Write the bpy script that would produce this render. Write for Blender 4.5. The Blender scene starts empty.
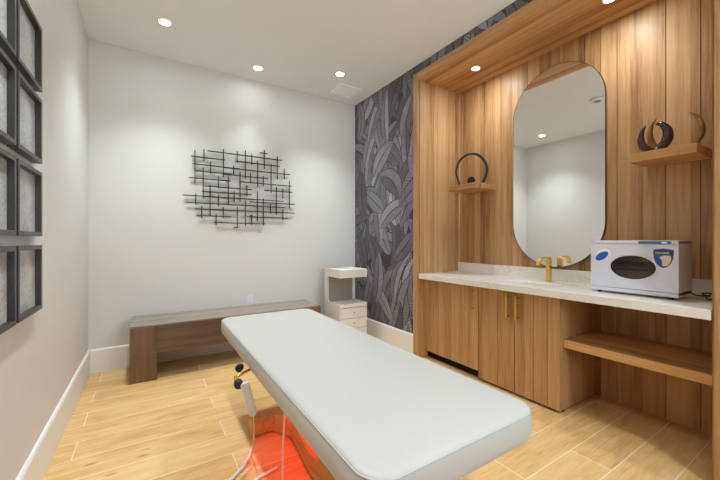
import bpy, bmesh, math, random
from mathutils import Vector, Matrix
PI = math.pi
rnd = random.Random(7)
SC = bpy.context.scene
COL = SC.collection

# ------------------------------------------------------------------ materials
def nmat(name):
    m = bpy.data.materials.new(name); m.use_nodes = True
    nt = m.node_tree
    b = nt.nodes['Principled BSDF']
    return m, nt, b
def node(nt, t, **kw):
    n = nt.nodes.new(t)
    for k, v in kw.items(): setattr(n, k, v)
    return n
def sset(n, **kw):
    for k, v in kw.items(): n.inputs[k.replace('_', ' ')].default_value = v
def c4(c): return (c[0], c[1], c[2], 1)
def srgb(r, g, b):
    f = lambda v: (v/255/12.92) if v/255 <= .04045 else ((v/255+.055)/1.055)**2.4
    return (f(r), f(g), f(b))
def noise(nt, vec, scale, detail=3, rough=.5):
    n = node(nt, 'ShaderNodeTexNoise'); sset(n, Scale=scale, Detail=detail, Roughness=rough)
    if vec is not None: nt.links.new(vec, n.inputs['Vector'])
    return n
def ramp(nt, fac, stops):
    r = node(nt, 'ShaderNodeValToRGB'); nt.links.new(fac, r.inputs['Fac'])
    e = r.color_ramp.elements
    while len(e) < len(stops): e.new(.5)
    for k, (p, c) in enumerate(stops): e[k].position = p; e[k].color = c4(c)
    return r
def bump(nt, b, h, strength=.1, dist=.002):
    n = node(nt, 'ShaderNodeBump'); sset(n, Strength=strength, Distance=dist)
    nt.links.new(h, n.inputs['Height']); nt.links.new(n.outputs['Normal'], b.inputs['Normal'])
def objco(nt, scale=(1, 1, 1)):
    t = node(nt, 'ShaderNodeTexCoord'); m = node(nt, 'ShaderNodeMapping'); m.inputs['Scale'].default_value = scale
    nt.links.new(t.outputs['Object'], m.inputs['Vector']); return m.outputs['Vector']
def plain(name, col, rough=.5, metal=0, spec=.5, nscale=0, namt=.06, bmp=0):
    m, nt, b = nmat(name)
    sset(b, Base_Color=c4(col), Roughness=rough, Metallic=metal); b.inputs['Specular IOR Level'].default_value = spec
    if nscale:
        n = noise(nt, objco(nt), nscale, 4)
        r = ramp(nt, n.outputs['Fac'], [(.3, tuple(x*(1-namt) for x in col)), (.7, tuple(min(1, x*(1+namt)) for x in col))])
        nt.links.new(r.outputs['Color'], b.inputs['Base Color'])
        if bmp: bump(nt, b, n.outputs['Fac'], bmp)
    return m
def emis(name, col, s):
    m, nt, b = nmat(name); sset(b, Base_Color=(.02, .02, .02, 1)); b.inputs['Emission Color'].default_value = c4(col); b.inputs['Emission Strength'].default_value = s
    return m
def woodmat(name, axis, dark, mid, light, grain=70, rough=.42, spec=.3):
    """grain runs along axis; the face attribute 'tone' gives each board its own cut"""
    m, nt, b = nmat(name)
    at = node(nt, 'ShaderNodeAttribute', attribute_name='tone')
    sc = [1, 1, 1]; sc[axis] = .045
    tc = node(nt, 'ShaderNodeTexCoord')
    off = node(nt, 'ShaderNodeVectorMath', operation='SCALE'); off.inputs[0].default_value = (13.1, 7.7, 19.3)
    nt.links.new(at.outputs['Fac'], off.inputs['Scale'])
    add = node(nt, 'ShaderNodeVectorMath', operation='ADD')
    nt.links.new(tc.outputs['Object'], add.inputs[0]); nt.links.new(off.outputs[0], add.inputs[1])
    mp = node(nt, 'ShaderNodeMapping'); mp.inputs['Scale'].default_value = sc
    nt.links.new(add.outputs[0], mp.inputs['Vector'])
    n1 = noise(nt, mp.outputs['Vector'], grain, 5, .6)
    n2 = noise(nt, mp.outputs['Vector'], grain*.22, 3, .5); n2.inputs['Distortion'].default_value = .6
    mix = node(nt, 'ShaderNodeMix', data_type='FLOAT'); mix.inputs[0].default_value = .5
    nt.links.new(n1.outputs['Fac'], mix.inputs[2]); nt.links.new(n2.outputs['Fac'], mix.inputs[3])
    ad = node(nt, 'ShaderNodeMath', operation='MULTIPLY_ADD'); ad.inputs[1].default_value = .34; 
    nt.links.new(at.outputs['Fac'], ad.inputs[0]); nt.links.new(mix.outputs[0], ad.inputs[2])
    sub = node(nt, 'ShaderNodeMath', operation='SUBTRACT'); sub.inputs[1].default_value = .17
    nt.links.new(ad.outputs[0], sub.inputs[0])
    r = ramp(nt, sub.outputs[0], [(.30, dark), (.47, mid), (.70, light)])
    nt.links.new(r.outputs['Color'], b.inputs['Base Color'])
    sset(b, Roughness=rough); b.inputs['Specular IOR Level'].default_value = spec
    bump(nt, b, n1.outputs['Fac'], .12, .001)
    return m

OAK = (srgb(124, 88, 56), srgb(170, 128, 85), srgb(197, 157, 112))
M = {}
M['wall'] = plain('wall paint', srgb(216, 214, 210), .5, spec=.3, nscale=90, namt=.01, bmp=.03)
M['ceiling'] = plain('ceiling paint', srgb(236, 238, 238), .85, spec=.2, nscale=60, namt=.01)
M['trim'] = plain('trim paint', srgb(232, 230, 226), .45, spec=.4, nscale=40, namt=.01)
M['oak_z'] = woodmat('oak upright boards', 2, *OAK)
M['oak_y'] = woodmat('oak lengthwise boards', 1, srgb(150, 104, 62), srgb(194, 146, 95), srgb(214, 170, 116))
M['oak_x'] = woodmat('oak crosswise boards', 0, *OAK)
M['bench'] = woodmat('brown bench boards', 0, srgb(78, 62, 50), srgb(106, 86, 71), srgb(130, 110, 94), 60, .3, .6)
M['bench_sheen'] = woodmat('bench top sheen tint', 0, srgb(96, 82, 72), srgb(128, 113, 101), srgb(150, 136, 124), 60, .26, .7)  # same bench wood lightened and greyed, glancing reflection put into the colour
M['bench_z'] = woodmat('brown bench upright', 2, srgb(82, 60, 44), srgb(112, 84, 62), srgb(134, 104, 78), 60, .4, .4)
M['beech'] = woodmat('beech base', 1, srgb(176, 122, 66), srgb(208, 150, 88), srgb(222, 170, 106), 50)
M['gold'] = plain('brushed brass', (.86, .58, .16), .26, 1, nscale=120, namt=.05)
M['bronze'] = plain('bronze horn', srgb(150, 118, 66), .3, .75, nscale=14, namt=.3)
M['darkhorn'] = plain('dark horn', srgb(52, 34, 30), .18, 0, .7, nscale=12, namt=.4)
M['redhorn'] = plain('red brown horn', srgb(70, 36, 30), .16, 0, .7, nscale=12, namt=.4)
M['black'] = plain('black metal', srgb(34, 31, 30), .4, .3, nscale=60, namt=.12)
M['artbar'] = plain('dark bronze bar', srgb(48, 44, 42), .45, .5, nscale=30, namt=.25)
M['framepaint'] = plain('charcoal frame', srgb(58, 56, 55), .38, .1, nscale=40, namt=.06)
M['ringwood'] = plain('dark brown ring', srgb(42, 32, 26), .4, 0, nscale=20, namt=.2)
M['darkglass'] = plain('dark glass', srgb(14, 18, 20), .08, 0, .8)
M['leather'] = plain('white leatherette', srgb(187, 185, 180), .42, 0, .4, nscale=260, namt=.006, bmp=.04)
M['piping'] = plain('white piping', srgb(178, 178, 174), .5)
M['plastic'] = plain('white plastic', srgb(222, 224, 238), .35, nscale=30, namt=.01)
M['cartwhite'] = plain('white cart laminate', srgb(232, 230, 225), .4, nscale=30, namt=.01)
M['taupe'] = plain('taupe cart back', srgb(150, 141, 132), .5, nscale=20, namt=.03)
M['cord_w'] = plain('white cord', srgb(226, 223, 216), .5)
M['rubber'] = plain('black rubber', srgb(24, 24, 25), .5)
M['chrome'] = plain('chrome', (.75, .74, .72), .16, 1)
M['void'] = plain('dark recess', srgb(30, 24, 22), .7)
M['blue'] = plain('blue sticker', srgb(28, 92, 190), .35, nscale=30, namt=.05)
M['bluestrip'] = plain('blue control strip', srgb(40, 128, 204), .3)
M['yellow'] = plain('yellow print', srgb(226, 208, 70), .4)
M['cream'] = plain('cream print', srgb(220, 210, 190), .4)
M['navy'] = plain('dark blue rim', srgb(40, 56, 84), .4)
M['stickwhite'] = plain('white sticker', srgb(244, 244, 248), .35)
M['grille'] = plain('dark grille', srgb(26, 24, 24), .4, .4)
M['vent'] = plain('white vent', srgb(252, 251, 249), .5)
M['can'] = plain('lamp trim', srgb(232, 229, 222), .45)
M['lamp'] = emis('lamp lens', (1, .93, .82), 14)
M['redled'] = emis('red lamp', (1, .03, .01), 6)

def mirrormat():
    m, nt, b = nmat('mirror silver'); sset(b, Base_Color=(.9, .91, .9, 1), Metallic=1, Roughness=.0)
    return m
M['mirror'] = mirrormat()
def glassmat():
    m, nt, b = nmat('tinted pane')
    nt.nodes.remove(b)
    out = nt.nodes['Material Output']
    tr = node(nt, 'ShaderNodeBsdfTransparent'); tr.inputs[0].default_value = (.88, .86, .82, 1)
    gl = node(nt, 'ShaderNodeBsdfGlossy'); gl.inputs['Roughness'].default_value = .04
    fr = node(nt, 'ShaderNodeFresnel'); fr.inputs[0].default_value = 1.5
    mx = node(nt, 'ShaderNodeMixShader')
    nt.links.new(fr.outputs[0], mx.inputs[0]); nt.links.new(tr.outputs[0], mx.inputs[1]); nt.links.new(gl.outputs[0], mx.inputs[2])
    nt.links.new(mx.outputs[0], out.inputs[0]); return m
M['pane'] = glassmat()
def clearmat():
    m = glassmat(); m.name = 'clear pane'
    for n in m.node_tree.nodes:
        if n.type == 'BSDF_TRANSPARENT': n.inputs[0].default_value = (.96, .97, .97, 1)
    return m
M['clear'] = clearmat()
def floormat():
    m, nt, b = nmat('oak plank floor')
    tc = node(nt, 'ShaderNodeTexCoord'); mp = node(nt, 'ShaderNodeMapping')
    mp.inputs['Location'].default_value = (.37, .203*4-.179, 0)
    nt.links.new(tc.outputs['Object'], mp.inputs['Vector'])
    br = node(nt, 'ShaderNodeTexBrick'); br.offset = .37; br.offset_frequency = 2
    sset(br, Scale=1, Mortar_Size=.0022, Mortar_Smooth=.2, Bias=0, Brick_Width=1.22, Row_Height=.203)
    br.inputs['Color1'].default_value = (0, 0, 0, 1); br.inputs['Color2'].default_value = (1, 1, 1, 1); br.inputs['Mortar'].default_value = (.5, .5, .5, 1)
    nt.links.new(mp.outputs['Vector'], br.inputs['Vector'])
    # each plank's own cut of the grain
    off = node(nt, 'ShaderNodeVectorMath', operation='SCALE'); off.inputs[0].default_value = (31, 17, 5)
    nt.links.new(br.outputs['Color'], off.inputs['Scale'])
    ad = node(nt, 'ShaderNodeVectorMath', operation='ADD'); nt.links.new(tc.outputs['Object'], ad.inputs[0]); nt.links.new(off.outputs[0], ad.inputs[1])
    st = node(nt, 'ShaderNodeMapping'); st.inputs['Scale'].default_value = (.09, 1, 1); nt.links.new(ad.outputs[0], st.inputs['Vector'])
    g = noise(nt, st.outputs['Vector'], 46, 5, .6); g.inputs['Distortion'].default_value = .8
    st2 = node(nt, 'ShaderNodeMapping'); st2.inputs['Scale'].default_value = (.3, 1, 1); nt.links.new(ad.outputs[0], st2.inputs['Vector'])
    g2 = noise(nt, st2.outputs['Vector'], 7, 4, .55); g2.inputs['Distortion'].default_value = 1.2
    mx = node(nt, 'ShaderNodeMix', data_type='FLOAT'); mx.inputs[0].default_value = .5
    nt.links.new(g.outputs['Fac'], mx.inputs[2]); nt.links.new(g2.outputs['Fac'], mx.inputs[3])
    t = node(nt, 'ShaderNodeMath', operation='MULTIPLY_ADD'); t.inputs[1].default_value = .16
    nt.links.new(br.outputs['Color'], t.inputs[0]); nt.links.new(mx.outputs[0], t.inputs[2])
    r = ramp(nt, t.outputs[0], [(.34, srgb(190, 145, 88)), (.55, srgb(219, 179, 119)), (.8, srgb(234, 202, 150))])
    # knots
    kn = node(nt, 'ShaderNodeMapping'); kn.inputs['Scale'].default_value = (1.6, 4.2, 1); nt.links.new(ad.outputs[0], kn.inputs['Vector'])
    vo = node(nt, 'ShaderNodeTexVoronoi'); sset(vo, Scale=1.6); nt.links.new(kn.outputs['Vector'], vo.inputs['Vector'])
    kr = ramp(nt, vo.outputs['Distance'], [(.03, (1, 1, 1)), (.1, (0, 0, 0))])
    km = node(nt, 'ShaderNodeMix', data_type='RGBA'); km.inputs[7].default_value = c4(srgb(140, 95, 50))
    sc = node(nt, 'ShaderNodeMath', operation='MULTIPLY'); sc.inputs[1].default_value = .65; nt.links.new(kr.outputs['Color'], sc.inputs[0])
    nt.links.new(sc.outputs[0], km.inputs[0]); nt.links.new(r.outputs['Color'], km.inputs[6])
    jm = node(nt, 'ShaderNodeMix', data_type='RGBA'); jm.inputs[7].default_value = c4(srgb(240, 228, 204))
    nt.links.new(br.outputs['Fac'], jm.inputs[0]); nt.links.new(km.outputs[2], jm.inputs[6])
    nt.links.new(jm.outputs[2], b.inputs['Base Color'])
    sset(b, Roughness=.42); b.inputs['Specular IOR Level'].default_value = .35
    bump(nt, b, g.outputs['Fac'], .05, .001)
    return m
M['floor'] = floormat()
def marblemat():
    m, nt, b = nmat('white marble')
    v = objco(nt)
    n = noise(nt, v, 3.2, 6, .6); n.inputs['Distortion'].default_value = 1.6
    mt = node(nt, 'ShaderNodeMath', operation='SUBTRACT'); mt.inputs[1].default_value = .5; nt.links.new(n.outputs['Fac'], mt.inputs[0])
    ab = node(nt, 'ShaderNodeMath', operation='ABSOLUTE'); nt.links.new(mt.outputs[0], ab.inputs[0])
    n2 = noise(nt, v, 2.1, 3); 
    r = ramp(nt, ab.outputs[0], [(.0, (.4, .4, .4)), (.02, (.1, .1, .1)), (.05, (0, 0, 0))])
    r2 = ramp(nt, n2.outputs['Fac'], [(.5, (0, 0, 0)), (.68, (1, 1, 1))])
    mu = node(nt, 'ShaderNodeMath', operation='MULTIPLY'); nt.links.new(r.outputs['Color'], mu.inputs[0]); nt.links.new(r2.outputs['Color'], mu.inputs[1])
    mx = node(nt, 'ShaderNodeMix', data_type='RGBA'); mx.inputs[6].default_value = c4(srgb(232, 228, 218)); mx.inputs[7].default_value = c4(srgb(120, 112, 104))
    nt.links.new(mu.outputs[0], mx.inputs[0]); nt.links.new(mx.outputs[2], b.inputs['Base Color'])
    sset(b, Roughness=.22); return m
M['marble'] = marblemat()
def leafmat():
    m, nt, b = nmat('banana leaf wallpaper')
    at = node(nt, 'ShaderNodeAttribute', attribute_name='tone')
    n = noise(nt, objco(nt), 55, 4, .6)
    a = node(nt, 'ShaderNodeMath', operation='MULTIPLY_ADD'); a.inputs[1].default_value = .22
    nt.links.new(n.outputs['Fac'], a.inputs[0]); nt.links.new(at.outputs['Fac'], a.inputs[2])
    r = ramp(nt, a.outputs[0], [(.08, srgb(46, 42, 46)), (.42, srgb(112, 107, 114)), (.72, srgb(156, 152, 161)), (1, srgb(190, 187, 198))])
    nt.links.new(r.outputs['Color'], b.inputs['Base Color']); sset(b, Roughness=.55); b.inputs['Specular IOR Level'].default_value = .3
    return m
M['leaf'] = leafmat()
def artmat():
    m, nt, b = nmat('textured grey paper')
    n = noise(nt, objco(nt), 70, 6, .7); n2 = noise(nt, objco(nt), 9, 3)
    mx = node(nt, 'ShaderNodeMix', data_type='FLOAT'); mx.inputs[0].default_value = .4
    nt.links.new(n.outputs['Fac'], mx.inputs[2]); nt.links.new(n2.outputs['Fac'], mx.inputs[3])
    r = ramp(nt, mx.outputs[0], [(.34, srgb(132, 132, 130)), (.58, srgb(196, 195, 192))])
    nt.links.new(r.outputs['Color'], b.inputs['Base Color']); sset(b, Roughness=.4); bump(nt, b, n.outputs['Fac'], .3, .004)
    return m
M['art'] = artmat()

# ------------------------------------------------------------------ mesh helpers
ORG = {}
def new(): 
    bm = bmesh.new(); bm.faces.layers.float.new('tone'); return bm
def tone(bm, faces, t):
    l = bm.faces.layers.float['tone']
    for f in faces: f[l] = t
def box(bm, x0, x1, y0, y1, z0, z1, bev=0, t=None, seg=2):
    g = bmesh.ops.create_cube(bm, size=1)
    vs = g['verts']
    for v in vs: v.co = Vector((x0+(v.co.x+.5)*(x1-x0), y0+(v.co.y+.5)*(y1-y0), z0+(v.co.z+.5)*(z1-z0)))
    fs = set(f for v in vs for f in v.link_faces)
    if bev:
        r = bmesh.ops.bevel(bm, geom=list(set(e for v in vs for e in v.link_edges)), offset=bev, segments=seg, affect='EDGES', profile=.5)
        fs = set(f for v in r['verts'] for f in v.link_faces) | set(f for f in fs if f.is_valid)
    tone(bm, fs, rnd.random() if t is None else t)
    return fs
def ring_verts(bm, pts): return [bm.verts.new(p) for p in pts]
def bridge(bm, a, b, close=True, t=.5, smooth=True):
    n = len(a); fs = []
    for i in range(n if close else n-1):
        f = bm.faces.new((a[i], a[(i+1) % n], b[(i+1) % n], b[i])); f.smooth = smooth; fs.append(f)
    tone(bm, fs, t); return fs
def tube(bm, pts, rad, seg=10, cap=True, t=.5, closed=False, squash=None):
    """swept tube; rad number or list; squash=(dirvector, factor) flattens the section"""
    pts = [Vector(p) for p in pts]; n = len(pts)
    rr = rad if isinstance(rad, (list, tuple)) else [rad]*n
    prev = None; rings = []
    for i, p in enumerate(pts):
        if closed: d = pts[(i+1) % n]-pts[i-1]
        else: d = pts[min(i+1, n-1)]-pts[max(i-1, 0)]
        d.normalize()
        if prev is None:
            u = d.orthogonal().normalized()
        else:
            u = (prev-d*prev.dot(d))
            u = u.normalized() if u.length > 1e-6 else d.orthogonal().normalized()
        prev = u; w = d.cross(u)
        ring = []
        for k in range(seg):
            a = 2*PI*k/seg; o = (u*math.cos(a)+w*math.sin(a))*rr[i]
            if squash: sd = Vector(squash[0]).normalized(); o = o-sd*o.dot(sd)*(1-squash[1])
            ring.append(bm.verts.new(p+o))
        rings.append(ring)
    for i in range(n if closed else n-1): bridge(bm, rings[i], rings[(i+1) % n], t=t)
    if cap and not closed:
        tone(bm, [bm.faces.new(list(reversed(rings[0]))), bm.faces.new(rings[-1])], t)
def cyl(bm, c, axis, r, h, seg=24, r2=None, t=.5, bev=0):
    """solid cylinder from c along axis"""
    ax = Vector(axis).normalized(); c = Vector(c); r2 = r if r2 is None else r2
    u = ax.orthogonal().normalized(); w = ax.cross(u)
    prof = [(0, r), (h, r2)] if not bev else [(0, r-bev), (bev, r), (h-bev, r2), (h, r2-bev)]
    rings = [[bm.verts.new(c+ax*d+(u*math.cos(2*PI*k/seg)+w*math.sin(2*PI*k/seg))*q) for k in range(seg)] for d, q in prof]
    for i in range(len(rings)-1): bridge(bm, rings[i], rings[i+1], t=t)
    tone(bm, [bm.faces.new(list(reversed(rings[0]))), bm.faces.new(rings[-1])], t)
def smooth_path(pts, n=40):
    """Catmull-Rom through points"""
    P = [Vector(p) for p in pts]; P = [P[0]*2-P[1]]+P+[P[-1]*2-P[-2]]; out = []
    m = len(P)-3
    for i in range(n+1):
        s = i/n*m; k = min(int(s), m-1); u = s-k
        a, b, c, d = P[k:k+4]
        out.append(.5*((2*b)+(c-a)*u+(2*a-5*b+4*c-d)*u*u+(3*b-a-3*c+d)*u**3))
    return out
def lerps(vals, n):
    out = []
    for i in range(n+1):
        s = i/n*(len(vals)-1); k = min(int(s), len(vals)-2); out.append(vals[k]+(vals[k+1]-vals[k])*(s-k))
    return out
def extrude_poly(bm, pts2, to3, d, t=.5, smooth=False):
    """prism of an outline: to3(a,b,depth)"""
    a = [bm.verts.new(to3(p[0], p[1], 0)) for p in pts2]; b = [bm.verts.new(to3(p[0], p[1], d)) for p in pts2]
    fs = bridge(bm, a, b, t=t, smooth=smooth)
    tone(bm, [bm.faces.new(list(reversed(a))), bm.faces.new(b)], t)
def rrect(x0, x1, y0, y1, r, n=8):
    out = []
    for cx, cy, a0 in ((x1-r, y0+r, -PI/2), (x1-r, y1-r, 0), (x0+r, y1-r, PI/2), (x0+r, y0+r, PI)):
        for k in range(n+1):
            a = a0+PI/2*k/n; out.append((cx+r*math.cos(a), cy+r*math.sin(a)))
    return out
def plate_with_hole(bm, rect, hole, to3, d, t=.5):
    """thick plate, hole = outline points (2-D); outer corners kept"""
    x0, x1, y0, y1 = rect; n = len(hole)
    cx = sum(p[0] for p in hole)/n; cy = sum(p[1] for p in hole)/n
    outer = []
    for p in hole:
        dx, dy = p[0]-cx, p[1]-cy; s = 1e9
        if dx > 1e-9: s = min(s, (x1-cx)/dx)
        if dx < -1e-9: s = min(s, (x0-cx)/dx)
        if dy > 1e-9: s = min(s, (y1-cy)/dy)
        if dy < -1e-9: s = min(s, (y0-cy)/dy)
        outer.append([cx+dx*s, cy+dy*s])
    for c in ((x0, y0), (x1, y0), (x1, y1), (x0, y1)):
        k = min(range(n), key=lambda i: (outer[i][0]-c[0])**2+(outer[i][1]-c[1])**2); outer[k] = list(c)
    L = [[bm.verts.new(to3(p[0], p[1], e)) for p in q] for q in (outer, hole) for e in (0, d)]
    bridge(bm, L[0], L[2], t=t, smooth=False); bridge(bm, L[3], L[1], t=t, smooth=False)
    bridge(bm, L[1], L[0], t=t, smooth=False); bridge(bm, L[2], L[3], t=t, smooth=False)
def bbox_base(bm):
    xs = [v.co.x for v in bm.verts]; ys = [v.co.y for v in bm.verts]; zs = [v.co.z for v in bm.verts]
    return Vector(((min(xs)+max(xs))/2, (min(ys)+max(ys))/2, min(zs)))
def obj(name, bm, mat, parent=None, origin=None, label=None, cat=None, group=None, kind=None, bevel=0):
    bmesh.ops.recalc_face_normals(bm, faces=bm.faces)
    if parent: o3 = ORG[parent.name]
    else: o3 = Vector(origin) if origin is not None else bbox_base(bm)
    bmesh.ops.translate(bm, verts=bm.verts, vec=-o3)
    me = bpy.data.meshes.new(name); bm.to_mesh(me); bm.free()
    for m in (mat if isinstance(mat, (list, tuple)) else [mat]): me.materials.append(m)
    o = bpy.data.objects.new(name, me); COL.objects.link(o)
    if parent: o.parent = parent
    else: o.location = o3
    ORG[o.name] = o3
    if label: o['label'] = label
    if cat: o['category'] = cat
    if group: o['group'] = group
    if kind: o['kind'] = kind
    if bevel:
        b = o.modifiers.new('edge', 'BEVEL'); b.width = bevel; b.segments = 2; b.limit_method = 'ANGLE'
    return o
def thing(name, loc, label, cat, group=None):
    o = bpy.data.objects.new(name, None); COL.objects.link(o); o.location = loc; ORG[o.name] = Vector(loc)
    o.empty_display_size = .05
    o['label'] = label; o['category'] = cat
    if group: o['group'] = group
    return o
def copy_tree(o, loc=None, label=None, parent=None):
    c = o.copy(); COL.objects.link(c)
    if parent: c.parent = parent
    if loc is not None: c.location = loc
    if label: c['label'] = label
    for ch in list(o.children): copy_tree(ch, parent=c)
    return c
def bm_of(f, *a, **k):
    bm = new(); f(bm, *a, **k); return bm

# ------------------------------------------------------------------ the room
XL, XR, YB, YF, ZC = -.475, 2.37, 3.89, -1.7, 3.05
XN = 2.97                                   # back of the wood alcove
Y0, Y1 = .476, 2.61                         # alcove inside
T = .08                                     # alcove frame thickness
ZS = 2.88                                   # alcove soffit
obj('floor', bm_of(box, XL-.1, XN+.15, YF-.1, YB+.1, -.1, 0), M['floor'], origin=(0, 0, 0), kind='structure')
obj('ceiling', bm_of(box, XL-.1, XR+.1, YF-.1, YB+.1, ZC, ZC+.1), M['ceiling'], kind='structure')
obj('wall_left', bm_of(box, XL-.1, XL, YF-.1, YB+.1, 0, ZC), M['wall'], kind='structure')
obj('wall_back', bm_of(box, XL, XR+.1, YB, YB+.1, 0, ZC), M['wall'], kind='structure')
WX0, WX1, WZ0, WZ1 = .9, 2.3, .95, 2.6      # unseen window opening added behind the viewer for soft front fill
def f_front(bm):
    box(bm, XL, WX0, YF-.1, YF, 0, ZC); box(bm, WX1, XR+.1, YF-.1, YF, 0, ZC)
    box(bm, WX0, WX1, YF-.1, YF, 0, WZ0); box(bm, WX0, WX1, YF-.1, YF, WZ1, ZC)
obj('wall_front', bm_of(f_front), M['wall'], kind='structure')
def f_win(bm):
    box(bm, WX0, WX0+.05, YF-.08, YF-.02, WZ0, WZ1); box(bm, WX1-.05, WX1, YF-.08, YF-.02, WZ0, WZ1)
    box(bm, WX0+.05, WX1-.05, YF-.08, YF-.02, WZ0, WZ0+.05); box(bm, WX0+.05, WX1-.05, YF-.08, YF-.02, WZ1-.05, WZ1)
    box(bm, 1.73, 1.77, YF-.08, YF-.02, WZ0+.05, WZ1-.05)
win = obj('fill_window', bm_of(f_win), M['trim'], kind='structure')  # frame of the added window, there only to let fill light in
obj('fill_pane', bm_of(box, WX0+.05, WX1-.05, YF-.052, YF-.048, WZ0+.05, WZ1-.05), M['clear'], win)

def leaves(area, count, seed, zr):
    """printed banana leaves, each half a fan of ribs, overlapping"""
    y0, y1, z0, z1 = area; r = random.Random(seed); bm = new()
    box(bm, XR, XR+.1, y0, y1, z0, z1, t=.03)
    geo = bmesh.new(); tl = geo.faces.layers.float.new('tone')
    cells = []
    ny = max(1, int((y1-y0)/.17)); nz = max(1, int((zr[1]-zr[0])/.3))
    for i in range(ny+1):
        for j in range(nz+1): cells.append((y0-.05+(y1-y0+.1)*(i+r.uniform(-.4, .4))/ny, zr[0]+(zr[1]-zr[0])*(j+r.uniform(-.4, .4))/nz))
    r.shuffle(cells)
    cells = (cells*4)[:count]
    for k, (by, bz) in enumerate(cells):
        x = XR-.0004-.00002*k
        ang = r.gauss(PI/2, .55); L = r.uniform(.42, .76); W = r.uniform(.075, .125); cv = r.uniform(-.7, .7)
        base = r.choice([.16, .22, .28, .32, .38, .44, .56]); hi = r.choice([0, .05, .1, .16, .24]); side_hi = r.choice([-1, 1])
        n = 22
        def ctr(t):
            a = ang+cv*(t-.3)
            return by+math.cos(a)*L*(t-.4), bz+math.sin(a)*L*(t-.4)
        def wd(t): return W*max(0, math.sin(PI*max(0, min(1, t))**.85))**.62
        def pt(t, s, q):
            c = ctr(t); d = ctr(min(t+.01, 1.01)); e = ctr(t-.01)
            ty, tz = d[0]-e[0], d[1]-e[1]; l = math.hypot(ty, tz); ty, tz = ty/l, tz/l
            tt = min(1, t+.05*q)
            w = wd(tt)*q*s
            return (c[0]-tz*w+ty*.07*q*L, c[1]+ty*w+tz*.07*q*L)
        def face(ps, dx, tone_):
            try: f = geo.faces.new([geo.verts.new((x-dx, p[0], p[1])) for p in ps]); f[tl] = tone_
            except ValueError: pass
        for s in (-1, 1):
            out = [pt(i/n, s, 1.1) for i in range(n+1)]; mid = [pt(i/n, s, 0) for i in range(n+1)]
            for i in range(n): face([mid[i], mid[i+1], out[i+1], out[i]], 0, .02)
            for i in range(n):
                a, b2 = i/n+.004, (i+1)/n-.003
                tn = base+(hi if s == side_hi else 0)+r.uniform(-.03, .03)
                face([pt(a, s, .07), pt(b2, s, .07), pt(b2, s, .98+r.uniform(-.02, .01)), pt(a, s, .98+r.uniform(-.02, .01))], 1e-5, tn)
    for co, no in (((0, y0, 0), (0, -1, 0)), ((0, y1, 0), (0, 1, 0)), ((0, 0, z0), (0, 0, -1)), ((0, 0, z1), (0, 0, 1))):
        bmesh.ops.bisect_plane(geo, geom=geo.verts[:]+geo.edges[:]+geo.faces[:], plane_co=co, plane_no=no, clear_outer=True)
    vm = {v: bm.verts.new(v.co) for v in geo.verts}
    lt = bm.faces.layers.float['tone']
    for f in geo.faces:
        try: g = bm.faces.new([vm[v] for v in f.verts]); g[lt] = f[tl]
        except ValueError: pass
    geo.free(); return bm
for ar in (((Y1+T, YB, 0, ZC), 190, 3, (.15, 3.05)), ((Y0-T, Y1+T, ZS+T, ZC), 110, 5, (2.9, 3.1)), ((YF, Y0-T, 0, ZC), 120, 6, (.15, 3.05))):
    obj('wall_right', leaves(*ar), M['leaf'], origin=(XR, 0, 0), kind='structure')

def skirting(bm, a, b, nrm):
    """board .22 high with an eased top edge, foot line a-b, facing nrm"""
    a, b, n = Vector(a), Vector(b), Vector(nrm)
    pr = [(0, 0), (.016, 0), (.016, .205), (.011, .216), (.006, .22), (0, .22)]
    A = [bm.verts.new(a+n*d+Vector((0, 0, z))) for d, z in pr]; B = [bm.verts.new(b+n*d+Vector((0, 0, z))) for d, z in pr]
    bridge(bm, A, B, smooth=False); bm.faces.new(A); bm.faces.new(list(reversed(B)))
obj('baseboard_left', bm_of(skirting, (XL, YF, 0), (XL, YB, 0), (1, 0, 0)), M['trim'], kind='structure')
obj('baseboard_back', bm_of(skirting, (XL+.016, YB, 0), (XR-.016, YB, 0), (0, -1, 0)), M['trim'], kind='structure')
obj('baseboard_right', bm_of(skirting, (XR, YB, 0), (XR, Y1+T+.001, 0), (-1, 0, 0)), M['trim'], kind='structure')

# ------------------------------------------------------------------ wood alcove
def strips(lo, hi, widths, r):
    out = []; p = lo; k = 0
    while p < hi-1e-4:
        w = r.choice(widths); q = min(hi, p+w)
        if hi-q < .035: q = hi
        out.append((p, q)); p = q
    return out
def boards(bm, axis, lo, hi, mk, r, board=(.17, .19, .21, .1), gap=.0022):
    """boards of two or three laminated strips with a groove between boards"""
    for a, b in strips(lo, hi, board, r):
        base = r.uniform(.1, .9)
        sub = strips(a+gap/2, b-gap/2, (.045, .06, .075), r)
        for i, (c, d) in enumerate(sub):
            mk(bm, c, d, min(1, max(0, base+r.uniform(-.3, .3))))
ra = random.Random(21)
XF = 2.355
alc = thing('wood_alcove', (2.66, 1.543, 0), 'oak-lined alcove of upright boards framing the mirror and counter', 'alcove')
bm = new()
box(bm, XF, XN+.03, Y1+.012, Y1+T, 0, ZS+T, t=.7)
boards(bm, 0, XF+.02, XN, lambda b, c, d, t: box(b, c, d, Y1, Y1+.0125, 0, ZS, t=t), ra, (.09, .1, .11, .16))
obj('side_panel', bm, M['oak_z'], alc)
bm = new()
box(bm, XF, XN+.03, Y0-T, Y0-.012, 0, ZS+T, t=.6)
boards(bm, 0, XF+.02, XN, lambda b, c, d, t: box(b, c, d, Y0-.0125, Y0, 0, ZS, t=t), ra, (.09, .1, .11, .16))
obj('side_panel', bm, M['oak_z'], alc)
bm = new()
box(bm, XN+.012, XN+.03, Y0, Y1, 0, ZS+T, t=.1)
boards(bm, 1, Y0, Y1, lambda b, c, d, t: box(b, XN, XN+.0125, c, d, 0, ZS, t=t), ra, (.11, .2, .28, .17), .005)
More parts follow.
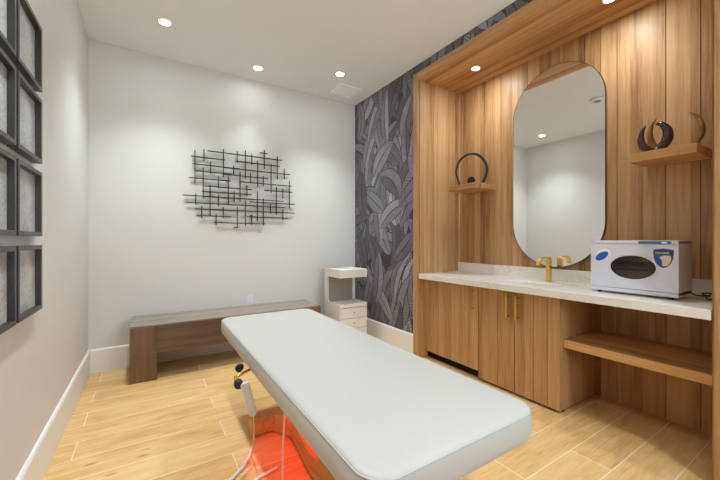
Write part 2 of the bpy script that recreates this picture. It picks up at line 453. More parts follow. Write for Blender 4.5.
obj('back_panel', bm, M['oak_z'], alc)
bm = new()
box(bm, XF, XN+.012, Y0, Y1+.012, ZS+.012, ZS+T, t=.5)
boards(bm, 0, XF+.03, XN, lambda b, c, d, t: box(b, c, d, Y0, Y1, ZS, ZS+.0125, t=t), ra, (.12, .15, .18))
box(bm, XF, XF+.029, Y0, Y1, ZS, ZS+.012, t=.6)
obj('top_panel', bm, M['oak_y'], alc)

# cabinet under the counter
CX, CT = 2.42, .82
cab = thing('vanity_cabinet', (2.68, 1.9, 0), 'oak vanity cabinet with three upright-board doors under the left half of the counter', 'cabinet')
def f_body(bm):
    box(bm, CX+.022, XN, 1.255, 2.60, .07, .72, t=.4)
    box(bm, CX+.0215, XN, 1.233, 1.255, .02, CT-.001, t=.75)
    box(bm, CX, CX+.02, 2.56, 2.609, .02, CT-.001, t=.45)
    box(bm, CX+.08, XN, 1.26, 1.915, 0, .07, t=.2)
obj('body', bm_of(f_body), M['oak_z'], cab)
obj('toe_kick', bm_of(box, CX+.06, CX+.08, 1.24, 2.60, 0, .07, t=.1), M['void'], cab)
def f_grille(bm):
    box(bm, CX+.05, CX+.06, 1.93, 2.555, .012, .07)
    for k in range(4): box(bm, CX+.035, CX+.05, 1.93, 2.555, .018+k*.014, .023+k*.014)
obj('vent_grille', bm_of(f_grille), M['grille'], cab)
def cab_door(y0, y1, z0, cuts, hy):
    bm = new(); ys = [y0]+cuts+[y1]
    box(bm, CX+.006, CX+.021, y0+.002, y1-.002, z0, CT-.004, t=.2)
    for a, b in zip(ys[:-1], ys[1:]):
        base = ra.uniform(.35, .75)
        a2, b2 = a+(.0015 if a != y0 else .002), b-(.0015 if b != y1 else .002)
        for c, d in strips(a2, b2, (.05, .065, .08), ra): box(bm, CX, CX+.008, c, d, z0, CT-.004, t=min(1, max(0, base+ra.uniform(-.25, .25))))
    d = obj('door', bm, M['oak_z'], cab)
    h = new()
    for z in (.618, .772): box(h, CX-.032, CX+.001, hy-.0075, hy+.0075, z-.0065, z+.0065, .001)
    box(h, CX-.038, CX-.026, hy-.008, hy+.008, .605, .785, .0015)
    obj('handle', h, M['gold'], d)
cab_door(1.917, 2.556, .08, [2.10, 2.3], 1.965)
cab_door(1.576, 1.915, .022, [1.725], 1.622)
cab_door(1.231, 1.574, .022, [1.315, 1.42], 1.541)

def f_shelf(bm):
    box(bm, 2.47, 2.498, Y0+.001, 1.231, .461, .516, .001, t=.6)
    for c, d in strips(2.498, XN-.002, (.09, .12), ra): box(bm, c, d, Y0+.001, 1.231, .463, .516)
obj('open_shelf', bm_of(f_shelf), M['oak_y'], label='long empty oak shelf in the open bay below the towel warmer', cat='shelf')

# marble counter with sink and backsplash
cnt = thing('marble_counter', (2.66, 1.543, CT), 'white marble countertop with grey veins and an inset sink', 'countertop')
SX, SY, SA, SB = 2.64, 1.56, .125, .24
hole = [(SX+SA*math.copysign(abs(math.cos(a))**.7, math.cos(a)), SY+SB*math.copysign(abs(math.sin(a))**.7, math.sin(a))) for a in [2*PI*k/72 for k in range(72)]]
bm = new(); plate_with_hole(bm, (2.36, XN-.0005, Y0+.0005, Y1-.0005), hole, lambda a, b, d: (a, b, CT+d), .05)
obj('slab', bm, M['marble'], cnt, bevel=.002)
bm = new(); box(bm, XN-.022, XN-.0005, Y0+.0005, Y1-.0005, CT+.05, .97, .0015); obj('backsplash', bm, M['marble'], cnt)
bm = new()
rings = []
for dz, s in ((.049, 1.0), (.03, .99), (-.03, .95), (-.06, .85), (-.075, .6), (-.08, .12)):
    rings.append([bm.verts.new((SX+(p[0]-SX)*s, SY+(p[1]-SY)*s, CT+dz)) for p in hole])
for a, b in zip(rings[:-1], rings[1:]): bridge(bm, a, b)
bm.faces.new(rings[-1]); o = obj('sink_basin', bm, M['cartwhite'], cnt)
sm = o.modifiers.new('wall', 'SOLIDIFY'); sm.thickness = .006; sm.offset = 1
bm = new(); cyl(bm, (SX, SY, CT-.079), (0, 0, 1), .022, .004); obj('drain', bm, M['gold'], cnt)

# faucet
fa = thing('faucet', (2.86, 1.545, .87), 'brass faucet with square column and arched flat spout at the sink', 'faucet')
bm = new(); box(bm, 2.83, 2.89, 1.517, 1.573, .8701, .875, .001); obj('base_plate', bm, M['gold'], fa)
bm = new(); box(bm, 2.842, 2.878, 1.528, 1.562, .875, 1.05, .002); obj('column', bm, M['gold'], fa)
path = [(2.878, 1.045), (2.878, 1.06), (2.866, 1.074), (2.846, 1.080), (2.80, 1.081), (2.755, 1.078), (2.722, 1.066), (2.703, 1.044), (2.696, 1.012)]
pp = smooth_path([(a, 0, b) for a, b in path], 24)
bm = new()
def ribbon(bm, pp, y0, y1, th):
    L = []
    for i, p in enumerate(pp):
        d = (pp[min(i+1, len(pp)-1)]-pp[max(i-1, 0)]).normalized(); nn = Vector((d.z, 0, -d.x))
        L.append([bm.verts.new((q.x, y, q.z)) for q, y in ((p, y0), (p, y1), (p+nn*-th, y1), (p+nn*-th, y0))])
    for a, b in zip(L[:-1], L[1:]): bridge(bm, a, b, smooth=False)
    bm.faces.new(L[0]); bm.faces.new(L[-1])
ribbon(bm, pp, 1.528, 1.562, .011); obj('spout', bm, M['gold'], fa, bevel=.001)

# mirror
mi = thing('wall_mirror', (XN, 1.548, .985), 'tall pill-shaped mirror with thin dark rim on the oak boards', 'mirror')
mw, mz0, mz1 = .385, .985, 2.725
def pill(r, n=32):
    cy = 1.548; out = [(cy+r*math.cos(PI*k/n), mz1-mw+r*math.sin(PI*k/n)) for k in range(n+1)]
    return out+[(cy-r*math.cos(PI*k/n), mz0+mw-r*math.sin(PI*k/n)) for k in range(n+1)]
bm = new(); extrude_poly(bm, pill(mw-.004), lambda a, b, d: (XN-.019+d, a, b), .018, smooth=False); obj('mirror_glass', bm, M['mirror'], mi)
bm = new()
Rs = [ring_verts(bm, [(x, a, b) for a, b in pill(r)]) for r, x in ((mw-.0035, XN-.020), (mw, XN-.020), (mw, XN-.0005), (mw-.0035, XN-.0005))]
for i in range(4): bridge(bm, Rs[i], Rs[(i+1) % 4], smooth=False)
obj('rim', bm, plain('mirror rim', srgb(78, 62, 40), .35, .6), mi)

# small wall shelves
def small_shelf(y0, y1, label):
    bm = new()
    for c, d in strips(2.667, XN-.0005, (.08, .1, .07), ra): box(bm, c, d, y0, y1, 1.728, 1.783)
    return obj('wall_shelf', bm, M['oak_y'], label=label, cat='shelf', group='small oak wall shelves', bevel=.001)
small_shelf(2.137, 2.48, 'small oak wall shelf left of the mirror, under the dark hoop')
small_shelf(.595, .917, 'small oak wall shelf right of the mirror, under the curved horns')

# ornaments. hoop stands facing the room's middle
hd = Vector((-.62, .78, 0)).normalized()
hc = Vector((2.79, 2.292, 1.7832))
prof = [(-.112, .004), (-.128, .05), (-.148, .11), (-.148, .16), (-.128, .22), (-.085, .27), (-.02, .299), (.05, .292), (.105, .25), (.142, .19), (.15, .13), (.14, .08), (.12, .04), (.1, .006)]
pts = smooth_path([hc+hd*-a+Vector((0, 0, b*1.07)) for a, b in prof], 60)
bm = new(); tube(bm, pts, lerps([.009, .010, .012, .013, .014, .0155, .016], 60), 12)
obj('hoop_ornament', bm, M['ringwood'], label='thin dark open hoop standing on the left wall shelf', cat='ornament')
orb = thing('round_ornament', (2.76, 2.262, 1.7832), 'small black round ornament with glassy face inside the hoop', 'ornament')
ax = Vector((-.75, -.66, 0)).normalized()
bm = new(); c0 = Vector((2.765, 2.272, 1.7832+.039)); cyl(bm, c0-ax*.025, ax, .039, .05, 28, bev=.006); obj('body', bm, M['black'], orb)
bm = new(); cyl(bm, c0+ax*.025, ax, .026, .004, 24, bev=.0015); obj('glass_face', bm, M['darkglass'], orb)
def horn(yz, radii, x, mat, label):
    pts = smooth_path([(x+dx, y, z) for dx, y, z in yz], 40)
    bm = new(); tube(bm, pts, lerps(radii, 40), 14)
    zmin = min(v.co.z for v in bm.verts); bmesh.ops.translate(bm, verts=bm.verts, vec=(0, 0, 1.7832-zmin))
    return obj('curved_horn', bm, mat, label=label, cat='ornament', group='curved horn ornaments')
horn([(0, .850, 1.968), (0, .870, 1.93), (0, .876, 1.88), (.0, .862, 1.835), (.0, .835, 1.808), (.0, .808, 1.80)], [.003, .013, .020, .023, .020, .010], 2.73, M['redhorn'], 'shiny red-brown curved horn, leftmost on the right wall shelf')
horn([(0, .822, 2.04), (0, .846, 1.998), (0, .857, 1.94), (.0, .848, 1.885), (.0, .82, 1.84), (.0, .785, 1.812)], [.003, .011, .017, .020, .019, .012], 2.82, M['bronze'], 'bronze curved horn behind the dark horn, opening to the right')
horn([(0, .808, 1.985), (0, .775, 1.974), (0, .748, 1.93), (.0, .748, 1.875), (.0, .775, 1.832), (.0, .815, 1.812)], [.004, .016, .025, .029, .025, .010], 2.75, M['darkhorn'], 'thick black curved horn opening left, beside the bronze one')
horn([(0, .662, 2.018), (0, .63, 1.99), (0, .605, 1.94), (.0, .60, 1.89), (.0, .612, 1.848), (.0, .645, 1.815), (.0, .675, 1.803)], [.002, .008, .013, .016, .015, .011, .005], 2.79, M['bronze'], 'tall bronze crescent horn nearest the right end of its shelf')

# ------------------------------------------------------------------ towel warmer
tw = thing('towel_warmer', (2.7, .875, .87), 'white towel warmer cabinet with oval window on the counter', 'towel warmer')
fx = 2.57; wy0, wy1, wz0, wz1 = .65, 1.102, .884, 1.217
ov = [(.868+.112*math.cos(2*PI*k/64), 1.048+.071*math.sin(2*PI*k/64)) for k in range(64)]
def f_case(bm):
    # open-fronted case behind the door
    box(bm, fx+.02, 2.82, wy0+.002, wy1-.002, wz1-.02, wz1, .004); box(bm, fx+.02, 2.82, wy0+.002, wy1-.002, wz0, wz0+.03, .004)
    box(bm, fx+.02, 2.82, wy0+.002, wy0+.02, wz0+.01, wz1-.005, .003); box(bm, fx+.02, 2.82, wy1-.02, wy1-.002, wz0+.01, wz1-.005, .003)
    box(bm, 2.8, 2.82, wy0+.005, wy1-.005, wz0+.01, wz1-.005)
obj('case', bm_of(f_case), M['plastic'], tw)
bm = new(); plate_with_hole(bm, (wy0, wy1, .911, 1.1925), ov, lambda a, b, d: (fx+d, a, b), .02)
dr = obj('door', bm, M['plastic'], tw, bevel=.002)
bm = new(); box(bm, fx, fx+.02, wy0, wy1, 1.1945, wz1, .003); cp = obj('top_band', bm, M['plastic'], tw)
bm = new(); box(bm, fx, fx+.02, wy0, wy1, wz0, .9085, .003); obj('bottom_band', bm, M['plastic'], tw)
bm = new()
R1 = [ring_verts(bm, [(x, .868+(a-.868)*s, 1.048+(b-1.048)*s) for a, b in ov]) for s, x in ((.985, fx+.003), (.985, fx-.003), (1.03, fx-.003), (1.03, fx+.003))]
for i in range(4): bridge(bm, R1[i], R1[(i+1) % 4])
obj('window_rim', bm, M['rubber'], dr)
bm = new(); extrude_poly(bm, [(.868+(a-.868)*.985, 1.048+(b-1.048)*.985) for a, b in ov], lambda a, b, d: (fx+.002+d, a, b), .003); obj('window_pane', bm, M['pane'], dr)
bm = new()
for k in range(16): 
    y = .70+k*.024; tube(bm, [(2.64, y, 1.085), (2.78, y, 1.085)], .0018, 6)
for x in (2.63, 2.7, 2.78): tube(bm, [(x, .685, 1.085), (x, 1.07, 1.085)], .0022, 6)
tube(bm, [(2.63, .685, 1.1), (2.63, 1.07, 1.1)], .0022, 6)
obj('wire_rack', bm, M['chrome'], tw)
bm = new(); box(bm, 2.6, 2.795, .672, 1.08, .916, 1.03, .01); obj('water_tray', bm, plain('warm grey metal', srgb(112, 108, 100), .3, .6), tw)
def ellipse(cy, cz, a, b, ang, n=36):
    return [(cy+a*math.cos(t)*math.cos(ang)-b*math.sin(t)*math.sin(ang), cz+a*math.cos(t)*math.sin(ang)+b*math.sin(t)*math.cos(ang)) for t in [2*PI*k/n for k in range(n)]]
def decal(name, pts, mat, par, lift=.0006, lab=None):
    bm = new(); extrude_poly(bm, pts, lambda a, b, d: (fx-lift-.0004+d, a, b), .0004); return obj(name, bm, mat, par, label=lab)
lg = decal('oval_sticker', ellipse(1.028, 1.124, .044, .032, -.62), M['stickwhite'], dr)
decal('oval_print', ellipse(1.034, 1.113, .043, .023, -.62), M['blue'], lg, .0012, 'blue oval print')
def shield(s, cz=0):
    base = [(-.046, .05), (0, .057), (.046, .05), (.047, .03), (.043, -.005), (.033, -.032), (.014, -.052), (0, -.057), (-.014, -.052), (-.033, -.032), (-.043, -.005), (-.047, .03)]
    return [(.717+a*s, 1.112+b*s) for a, b in base]
sh = decal('shield_sticker', shield(1.0), M['navy'], dr, lab='dark blue shield sticker rim')
decal('shield_print', shield(.92), M['blue'], sh, .0012, 'blue shield print')
band = decal('band_print', [(.676, 1.135), (.758, 1.135), (.759, 1.150), (.675, 1.150)], M['navy'], sh, .0018)
bm = new(); ry = .753
for w in (.008, .006, .008, .005, .007, .008, .006, .007, .005):
    box(bm, fx-.0028, fx-.0022, ry-w+.0015, ry, 1.1385, 1.147); ry -= w+.0005
obj('yellow_lettering', bm, M['yellow'], sh)
decal('figure_print', [(.722, 1.066), (.722, 1.095), (.735, 1.118), (.715, 1.128), (.685, 1.128), (.681, 1.108), (.688, 1.082), (.703, 1.066)], M['cream'], sh, .0018)
cs = decal('control_strip', rrect(.682, .838, 1.197, 1.213, .0075), M['bluestrip'], cp)
decal('display', rrect(.7, .725, 1.2, 1.2095, .003), M['stickwhite'], cs, .0012)
for x in (2.6, 2.78):
    for y in (.69, 1.06):
        bm = new(); cyl(bm, (x, y, .8702), (0, 0, 1), .011, .0142, 16); obj('foot', bm, M['rubber'], tw)
bm = new()
tube(bm, smooth_path([(2.82, .67, .9), (2.85, .655, .885), (2.88, .64, .876), (2.87, .60, .878), (2.82, .575, .885), (2.79, .59, .892), (2.83, .61, .897), (2.89, .59, .894), (2.91, .54, .889), (2.87, .505, .880), (2.79, .52, .8755), (2.75, .565, .8752), (2.79, .58, .886), (2.88, .555, .9), (2.92, .515, .886), (2.9, .482, .876)], 120), .0046, 8)
obj('power_cord', bm, M['rubber'], tw, label='looped black power cord')

# ------------------------------------------------------------------ massage table
bed = thing('massage_table', (.75, 1.6, 0), 'white padded massage table on a wooden base in the room centre', 'massage table')
bx0, bx1, by0, by1 = .426, 1.112, .626, 2.578
def rr_in(d, r=.085): return rrect(bx0+d, bx1-d, by0+d, by1-d, max(.012, r-d), 10)
bm = new(); prev = None
first = None
for z, d in ((.558, .016), (.561, .007), (.569, .001), (.59, -.003), (.615, -.004), (.638, -.002), (.650, .001), (.6555, .006), (.6590, .014), (.661, .03), (.6635, .08), (.666, .16), (.6672, .25)):
    loop = [bm.verts.new((p[0], p[1], z)) for p in rr_in(d)]
    if prev: bridge(bm, prev, loop)
    else: first = loop
    prev = loop
f = bm.faces.new(prev); f.smooth = True
bm.faces.new(list(reversed(first)))
mat_o = obj('mattress', bm, M['leather'], bed)
bm = new(); tube(bm, [(p[0], p[1], 0.650) for p in rr_in(.0005)], .0024, 8, closed=True); obj('piping', bm, M['piping'], mat_o)
bm = new(); extrude_poly(bm, rrect(bx0+.05, bx1-.05, by0+.05, by1-.05, .06, 6), lambda a, b, d: (a, b, .52+d), .0385); obj('frame_board', bm, M['beech'], bed)
bm = new(); box(bm, .53, .97, 2.085, 2.18, .012, .112, .004, t=.5); obj('cross_foot', bm, M['beech'], bed)
bm = new(); box(bm, .545, .97, 1.03, 1.125, .012, .112, .004, t=.6); obj('cross_foot', bm, M['beech'], bed)
bm = new(); extrude_poly(bm, [(.66, 2.09), (.735, 1.955), (.70, 1.6), (.735, 1.25), (.66, 1.12), (.85, 1.12), (.775, 1.25), (.755, 1.6), (.775, 1.955), (.85, 2.09)], lambda a, b, d: (a, b, .008+d), .11, t=.5)
obj('base_beam', bm, M['beech'], bed, bevel=.003)
for y in (1.9, 1.28):
    bm = new(); box(bm, .735, .775, y-.02, y+.02, .117, .52, .003); obj('lift_column', bm, M['chrome'], bed)
bm = new(); cyl(bm, (.72, 1.6, .515), (0, 0, -1), .03, .05, 20); lp = obj('lamp_housing', bm, M['black'], bed)
bm = new(); cyl(bm, (.72, 1.6, .4648), (0, 0, -1), .026, .006, 20); obj('red_lens', bm, M['redled'], lp, label='glowing red lens')
# hinge bracket with knobs, and the hanging white controller
bm = new()
tube(bm, [(.47, 1.80, .545), (.40, 1.745, .548), (.352, 1.70, .548)], .008, 8)
tube(bm, [(.352, 1.70, .556), (.352, 1.70, .51)], .008, 8)
tube(bm, [(.352, 1.70, .513), (.345, 1.63, .54)], .007, 8)
br = obj('side_bracket', bm, M['gold'], bed)
bm = new(); cyl(bm, (.352, 1.64, .548), (-.1, -1, -.05), .02, .034, 20, bev=.004); obj('knob', bm, M['rubber'], br)
bm = new(); cyl(bm, (.395, 1.79, .565), (-.5, -1, .1), .019, .034, 20, bev=.004); obj('knob', bm, M['rubber'], br)
bm = new()
tube(bm, smooth_path([(.62, 1.72, .52), (.615, 1.73, .35), (.602, 1.732, .12), (.60, 1.73, .01), (.585, 1.69, .008), (.56, 1.62, .008), (.5, 1.5, .008)], 50), .0055, 8)
obj('lamp_cable', bm, M['cord_w'], bed)
hc_ = thing('hand_controller', (.41, 1.61, .39), 'white hand controller hanging beside the massage table, its cable running to the floor', 'controller')
bm = new()
L = []
for t_, w in ((0, .015), (.05, .020), (.12, .0205), (.55, .0185), (.95, .016), (1, .012)):
    c = Vector((.372, 1.6, .556)).lerp(Vector((.415, 1.61, .39)), t_)
    a = Vector((.9, -.35, .25)).normalized(); b2 = Vector((.35, .93, 0)).normalized()
    L.append([bm.verts.new(c+a*w*p+b2*.010*q) for p, q in ((-1, -.6), (-.75, -1), (.75, -1), (1, -.6), (1, .6), (.75, 1), (-.75, 1), (-1, .6))])
for a, b2 in zip(L[:-1], L[1:]): bridge(bm, a, b2, smooth=False)
bm.faces.new(L[0]); bm.faces.new(L[-1]); obj('body', bm, M['plastic'], hc_)
bm = new(); tube(bm, smooth_path([(.415, 1.61, .392), (.43, 1.66, .30), (.455, 1.76, .17), (.475, 1.88, .06), (.49, 1.95, .02), (.493, 1.965, .0095)], 30), .0028, 8); obj('thin_wire', bm, M['cord_w'], hc_)
bm = new(); tube(bm, smooth_path([(.494, 1.968, .0105), (.487, 1.945, .0095), (.46, 1.89, .0095), (.42, 1.84, .0095), (.37, 1.795, .0095), (.30, 1.72, .0095), (.22, 1.6, .0095), (.05, 1.25, .0095), (-.1, .8, .0095), (-.3, .2, .0095)], 40), .0085, 10); obj('thick_cable', bm, M['cord_w'], hc_)
bm = new(); tube(bm, smooth_path([(.574, 1.742, .0095), (.56, 1.738, .0095), (.53, 1.73, .0095), (.48, 1.718, .0095), (.43, 1.69, .0095), (.36, 1.62, .0095), (.2, 1.3, .0095), (0, .7, .0095), (-.25, .1, .0095)], 40), .0085, 10)
obj('power_cable', bm, M['cord_w'], label='thick white cable lying on the floor partly under the massage table', cat='cable')

# ------------------------------------------------------------------ bench
be = thing('wooden_bench', (.74, 3.63, 0), 'long dark brown wooden bench with slab legs against the back wall', 'bench')
hx0, hx1, hy0, hy1, hz = -.145, 1.625, 3.41, 3.868, .485
bm = new()
ws = [hy0, hy0+.16, hy0+.31, hy1]
for a, b in zip(ws[:-1], ws[1:]): box(bm, hx0, hx1, a, b-.0004, hz-.018, hz)
obj('seat_top', bm, M['bench_sheen'], be, bevel=.0015)
for x in (hx0, hx1-.197):
    bm = new(); box(bm, x, x+.197, hy0+.001, hy1-.001, 0.0005, hz-.018); obj('leg', bm, M['bench_z'], be, bevel=.0015)
bm = new(); box(bm, hx0+.197, hx1-.197, hy0+.025, hy0+.055, .226, hz-.018, t=.45); obj('apron', bm, M['bench'], be)

# ------------------------------------------------------------------ cart
ct = thing('storage_cart', (1.99, 3.5, 0), 'white C-shaped salon cart with top tray and drawers in the far corner', 'cart')
kx0, kx1, ky0, ky1 = 1.808, 2.172, 3.30, 3.69
zt, zu, zb, z0 = .88, .785, .487, .075
def cprofile():
    o = [(ky0, z0), (ky1, z0), (ky1, zt), (ky0, zt), (ky0, zu)]
    yb = ky1-.085
    for k in range(7):
        a = PI/2*k/6; o.append((yb-.03+.03*math.sin(a), zu-.03+.03*math.cos(a)+.0))
    for k in range(7):
        a = PI/2*k/6; o.append((yb-.03+.03*math.cos(a), zb+.03-.03*math.sin(a)))
    o.append((ky0, zb)); return o
for x in (kx0, kx1-.014):
    bm = new(); extrude_poly(bm, cprofile(), lambda a, b, d: (x+d, a, b), .014); obj('side_panel', bm, M['cartwhite'], ct, bevel=.0015)
bm = new(); box(bm, kx0+.0145, kx1-.0145, ky1-.075, ky1-.063, z0, zt-.03); obj('back_panel', bm, M['taupe'], ct)
bm = new()
box(bm, kx0+.0145, kx1-.0145, ky0+.002, ky0+.014, zu+.002, zt-.003, .002); box(bm, kx0+.0145, kx1-.0145, ky1-.062, ky1-.05, zu+.03, zt-.003, .002)
box(bm, kx0+.0145, kx1-.0145, ky0+.014, ky1-.063, zt-.034, zt-.024); obj('top_tray', bm, M['cartwhite'], ct)
bm = new()
box(bm, kx0+.0145, kx1-.0145, ky0+.014, ky1-.076, zb-.030, zb-.018); box(bm, kx0+.0145, kx1-.0145, ky0, ky0+.014, zb-.042, zb-.002, .002)
obj('lower_tray', bm, M['cartwhite'], ct)
bm = new(); box(bm, kx0+.0145, kx1-.0145, ky0+.03, ky1-.076, z0, z0+.006); obj('bottom_board', bm, M['cartwhite'], ct)
for zz in (.322, .202, .082):
    bm = new(); box(bm, kx0+.016, kx1-.016, ky0-.002, ky0+.012, zz, zz+.116, .003)
    box(bm, kx0+.025, kx1-.025, ky0+.012, ky1-.09, zz+.01, zz+.022); d = obj('drawer', bm, M['cartwhite'], ct)
    bm = new(); cyl(bm, (1.99, ky0-.0018, zz+.064), (0, -1, 0), .0055, .014, 14, bev=.001); obj('knob', bm, M['black'], d)
for x in (kx0+.04, kx1-.04):
    for y in (ky0+.05, ky1-.05):
        bm = new(); cyl(bm, (x-.01, y, .0305), (1, 0, 0), .03, .02, 20, bev=.003); box(bm, x-.004, x+.004, y-.006, y+.006, .055, z0); obj('caster', bm, M['rubber'], ct)

# ------------------------------------------------------------------ wall sculpture
HB = [(0.519,1.332,2.168),(0.361,0.692,2.091),(0.372,0.846,2.013),(0.403,0.762,1.944),(0.342,0.751,1.867),(0.486,0.977,1.791),(1.067,1.157,2.224),(0.804,1.302,2.093),(0.669,1.431,2.008),(0.669,1.159,1.935),(0.846,1.449,1.87),(0.461,0.977,1.734),(0.286,1.351,1.682),(0.314,1.371,1.608),(0.397,1.488,1.546),(0.416,0.758,1.477),(0.583,1.133,1.407),(0.785,0.838,1.36),(1.121,1.457,1.796),(0.955,1.489,1.653),(0.927,1.401,1.482)]
VB = [(0.395,1.807,2.156),(0.481,2.051,2.176),(0.546,1.922,2.049),(0.674,1.897,2.204),(0.817,2.075,2.202),(0.778,1.935,2.039),(0.473,1.655,1.984),(0.624,1.779,1.906),(0.725,1.602,1.916),(0.847,1.645,1.978),(0.54,1.478,1.804),(0.403,1.586,1.706),(0.459,1.451,1.577),(0.6,1.381,1.503),(0.624,1.581,1.709),(0.672,1.458,1.577),(0.785,1.638,1.759),(0.817,1.353,1.585),(0.905,1.909,2.224),(0.976,2.069,2.193),(1.118,2.039,2.259),(1.041,1.825,2.127),(1.196,1.771,2.106),(1.271,1.934,2.202),(1.355,1.947,2.071),(0.962,1.858,1.976),(1.106,1.842,1.957),(1.418,1.593,1.929),(0.922,1.711,1.834),(1.259,1.512,1.844),(1.338,1.708,1.826),(1.038,1.437,1.779),(1.105,1.386,1.698),(0.905,1.377,1.661),(1.19,1.523,1.64),(1.338,1.453,1.583),(0.972,1.39,1.506)]
ws_ = thing('wall_sculpture', (.89, YB, 1.36), 'dark metal wall sculpture of crossing bars above the bench', 'wall art')
for a, b, z in HB:
    bm = new(); box(bm, a, b, YB-.034, YB-.018, z-.0045, z+.0045); obj('horizontal_bar', bm, M['artbar'], ws_)
for x, a, b in VB:
    bm = new(); box(bm, x-.0045, x+.0045, YB-.044, YB-.034, a, b); obj('vertical_bar', bm, M['artbar'], ws_)
for x, z in ((.481, 2.091), (1.271, 2.168), (.6, 1.407), (1.259, 1.546), (.847, 1.867)):
    bm = new(); cyl(bm, (x, YB-.0182, z), (0, 1, 0), .004, .018, 10); obj('standoff', bm, M['artbar'], ws_)

# ------------------------------------------------------------------ framed prints on the left wall
gx = XL+.0005
pf = thing('framed_print', (XL, 2.012, 2.238), '', 'picture', 'charcoal-framed grey prints')
FW, FH, RW, FD = .345, .306, .019, .034
y0f, y1f, z1f = 2.012-FW/2, 2.012+FW/2, 2.238; z0f = z1f-FH
bm = new()
Lp = [ring_verts(bm, [(x, a, b) for a, b in ((y0f+i, z0f+i), (y1f-i, z0f+i), (y1f-i, z1f-i), (y0f+i, z1f-i))]) for i, x in ((0, gx), (0, gx+FD), (RW, gx+FD), (RW, gx))]
for i in range(4): bridge(bm, Lp[i], Lp[(i+1) % 4], smooth=False)
obj('frame', bm, M['framepaint'], pf, bevel=.001)
bm = new(); box(bm, gx, gx+.012, y0f+RW+.0005, y1f-RW-.0005, z0f+RW+.0005, z1f-RW-.0005); obj('print', bm, M['art'], pf)
rows = (('top', 2.238), ('second', 1.893), ('third', 1.544), ('bottom', 1.196))
for i, (rn, z) in enumerate(rows):
    for j, (cn, y) in enumerate((('far', 2.012), ('near', 1.642))):
        lab = 'charcoal-framed grey print on the left wall, %s row, column %s the bench' % (rn, 'nearer' if j == 0 else 'farther from')
        if i == 0 and j == 0: pf['label'] = lab
        else: copy_tree(pf, (XL, y, z), lab)

# outlet
ou = thing('wall_outlet', (.96, YB, .5), 'white wall outlet just above the bench seat', 'outlet')
bm = new(); box(bm, .922, .998, YB-.007, YB-.0005, .472, .588, .002); pl = obj('cover_plate', bm, M['plastic'], ou)
for z in (.507, .553):
    bm = new(); box(bm, .943, .977, YB-.009, YB-.007, z-.014, z+.014, .001); s = obj('socket', bm, M['trim'], ou)
    bm = new()
    for x in (.953, .967): box(bm, x-.0015, x+.0015, YB-.0096, YB-.009, z-.004, z+.007)
    obj('slot', bm, M['void'], s)

# ------------------------------------------------------------------ ceiling fittings
cv = thing('ceiling_vent', (2.03, 3.56, ZC), 'square white vent cover on the ceiling in the far corner', 'vent')
bm = new()
Lq = [ring_verts(bm, [(a, b, z) for a, b in rrect(1.883+i, 2.18-i, 3.41+i, 3.703-i, .004, 2)]) for i, z in ((0, ZC-.0005), (.004, ZC-.012), (.02, ZC-.014), (.024, ZC-.006))]
for i in range(3): bridge(bm, Lq[i], Lq[i+1], smooth=False)
bm.faces.new(Lq[-1]); bm.faces.new(list(reversed(Lq[0]))); obj('cover', bm, M['vent'], cv)
fx2 = thing('ceiling_fixture', (.99, 2.03, ZC), 'round white ceiling fixture with a grey centre, visible in the mirror', 'ceiling fixture')
bm = new(); cyl(bm, (.99, 2.03, ZC-.0005), (0, 0, -1), .085, .03, 36, r2=.075, bev=.006); obj('housing', bm, M['can'], fx2)
bm = new(); cyl(bm, (.99, 2.03, ZC-.03), (0, 0, -1), .04, .006, 28, bev=.002); obj('centre', bm, M['taupe'], fx2)

WARM = (.86, .95, .99)
def downlight(loc, label, group, watts, size, blend, aim=None, area=0, R=.043, soft=.045, col=WARM):
    x, y, z = loc
    t = thing('downlight', loc, label, 'ceiling light', group)
    bm = new()
    n = 40
    Lr = [[bm.verts.new((x+r*math.cos(2*PI*k/n), y+r*math.sin(2*PI*k/n), z+dz)) for k in range(n)] for r, dz in ((R*1.25, -.0005), (R*1.25, -.004), (R*1.02, -.006), (R*1.0, -.002))]
    for a, b in zip(Lr[:-1], Lr[1:]): bridge(bm, a, b)
    obj('trim_ring', bm, M['can'], t)
    bm = new(); cyl(bm, (x, y, z-.0005), (0, 0, -1), R*.98, .0025, 32); obj('lamp_lens', bm, M['lamp'], t)
    ld = bpy.data.lights.new('spot', 'SPOT'); ld.energy = watts; ld.spot_size = math.radians(size); ld.spot_blend = blend; ld.shadow_soft_size = soft; ld.color = col
    lo = bpy.data.objects.new('spot', ld); COL.objects.link(lo); lo.parent = t; lo.location = (0, 0, -.02)
    d = Vector(aim)-Vector(loc) if aim else Vector((0, 0, -1))
    lo.rotation_euler = d.to_track_quat('-Z', 'Y').to_euler()
    if area:
        ad = bpy.data.lights.new('glow', 'AREA'); ad.shape = 'DISK'; ad.size = R*1.8; ad.energy = area; ad.color = col
        ao = bpy.data.objects.new('glow', ad); COL.objects.link(ao); ao.parent = t; ao.location = (0, 0, -.012)
    return t
G = 'recessed ceiling downlights'
downlight((.104, 3.246, ZC), 'lit recessed ceiling downlight above the left end of the bench', G, 80, 104, 1, area=1, soft=.09)
downlight((.973, 3.586, ZC), 'lit recessed ceiling downlight above the wall sculpture', G, 26, 54, 1, aim=(.88, 3.89, 1.5), area=.6, soft=.12)
downlight((1.773, 3.234, ZC), 'lit recessed ceiling downlight beside the ceiling vent', G, 88, 98, 1, area=1, soft=.09)
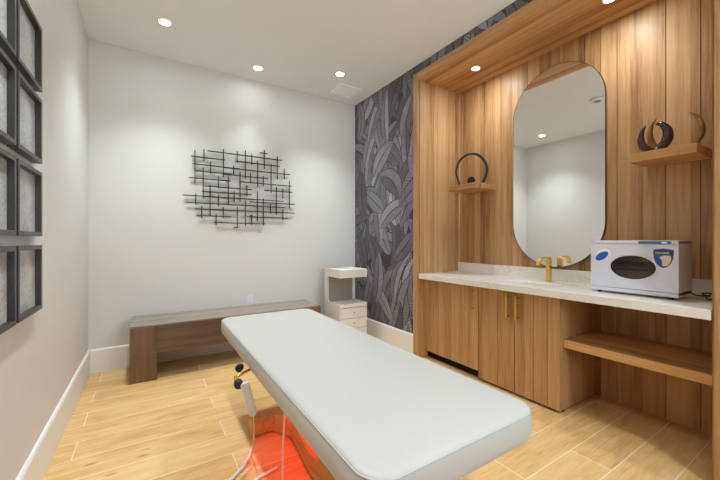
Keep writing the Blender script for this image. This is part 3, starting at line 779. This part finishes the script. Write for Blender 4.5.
downlight((.104, 1.388, ZC), 'recessed ceiling downlight nearest the framed prints, above the viewer', G, 94, 102, 1, area=1.5)
downlight((.104, -.47, ZC), 'added unseen ceiling downlight behind the viewer, left side', G, 60, 80, 1, area=1.5)  # unseen lamp added on the downlight grid for soft front fill
downlight((1.8, -.47, ZC), 'recessed ceiling downlight behind the viewer, right side', G, 68, 120, 1, area=1.5)
G2 = 'downlights in the alcove soffit'
downlight((2.665, 2.138, ZS), 'lit downlight in the oak soffit, above the left wall shelf', G2, 13, 130, 1, area=2.5, R=.035)
downlight((2.68, 1.032, ZS), 'lit downlight in the oak soffit, right of the mirror', G2, 13, 130, 1, area=2.5, R=.035)

# red lamp under the table
ld = bpy.data.lights.new('red', 'SPOT'); ld.energy = 5.5; ld.spot_size = math.radians(72); ld.spot_blend = .3; ld.color = (1, 0, .004); ld.shadow_soft_size = .03
lo = bpy.data.objects.new('red_glow', ld); COL.objects.link(lo); lo.parent = lp
lo.location = Vector((.73, 1.68, .45))-ORG[lp.name]; lo.rotation_euler = (math.radians(12), 0, 0)

# ------------------------------------------------------------------ world, camera, view
w = bpy.data.worlds.new('World'); SC.world = w; w.use_nodes = True
w.node_tree.nodes['Background'].inputs[0].default_value = (.78, .9, 1, 1); w.node_tree.nodes['Background'].inputs[1].default_value = 7.5
cd = bpy.data.cameras.new('Camera'); cam = bpy.data.objects.new('Camera', cd); COL.objects.link(cam)
cd.sensor_width = 36; cd.lens = 334/720*36; cd.clip_start = .02
cam.location = (0, 0, 1.22); cam.rotation_euler = (PI/2, 0, -math.atan(210/334))
SC.camera = cam
SC.view_settings.view_transform = 'Standard'; SC.view_settings.look = 'None'; SC.view_settings.gamma = 1; SC.view_settings.use_curve_mapping = False
SC.view_settings.exposure = 0.76
SC.cycles.max_bounces = 12; SC.cycles.diffuse_bounces = 8; SC.cycles.glossy_bounces = 6; SC.cycles.transparent_max_bounces = 8
SC.cycles.use_denoising = True
SC.cycles.caustics_reflective = False; SC.cycles.caustics_refractive = False
SC.cycles.sample_clamp_indirect = 4
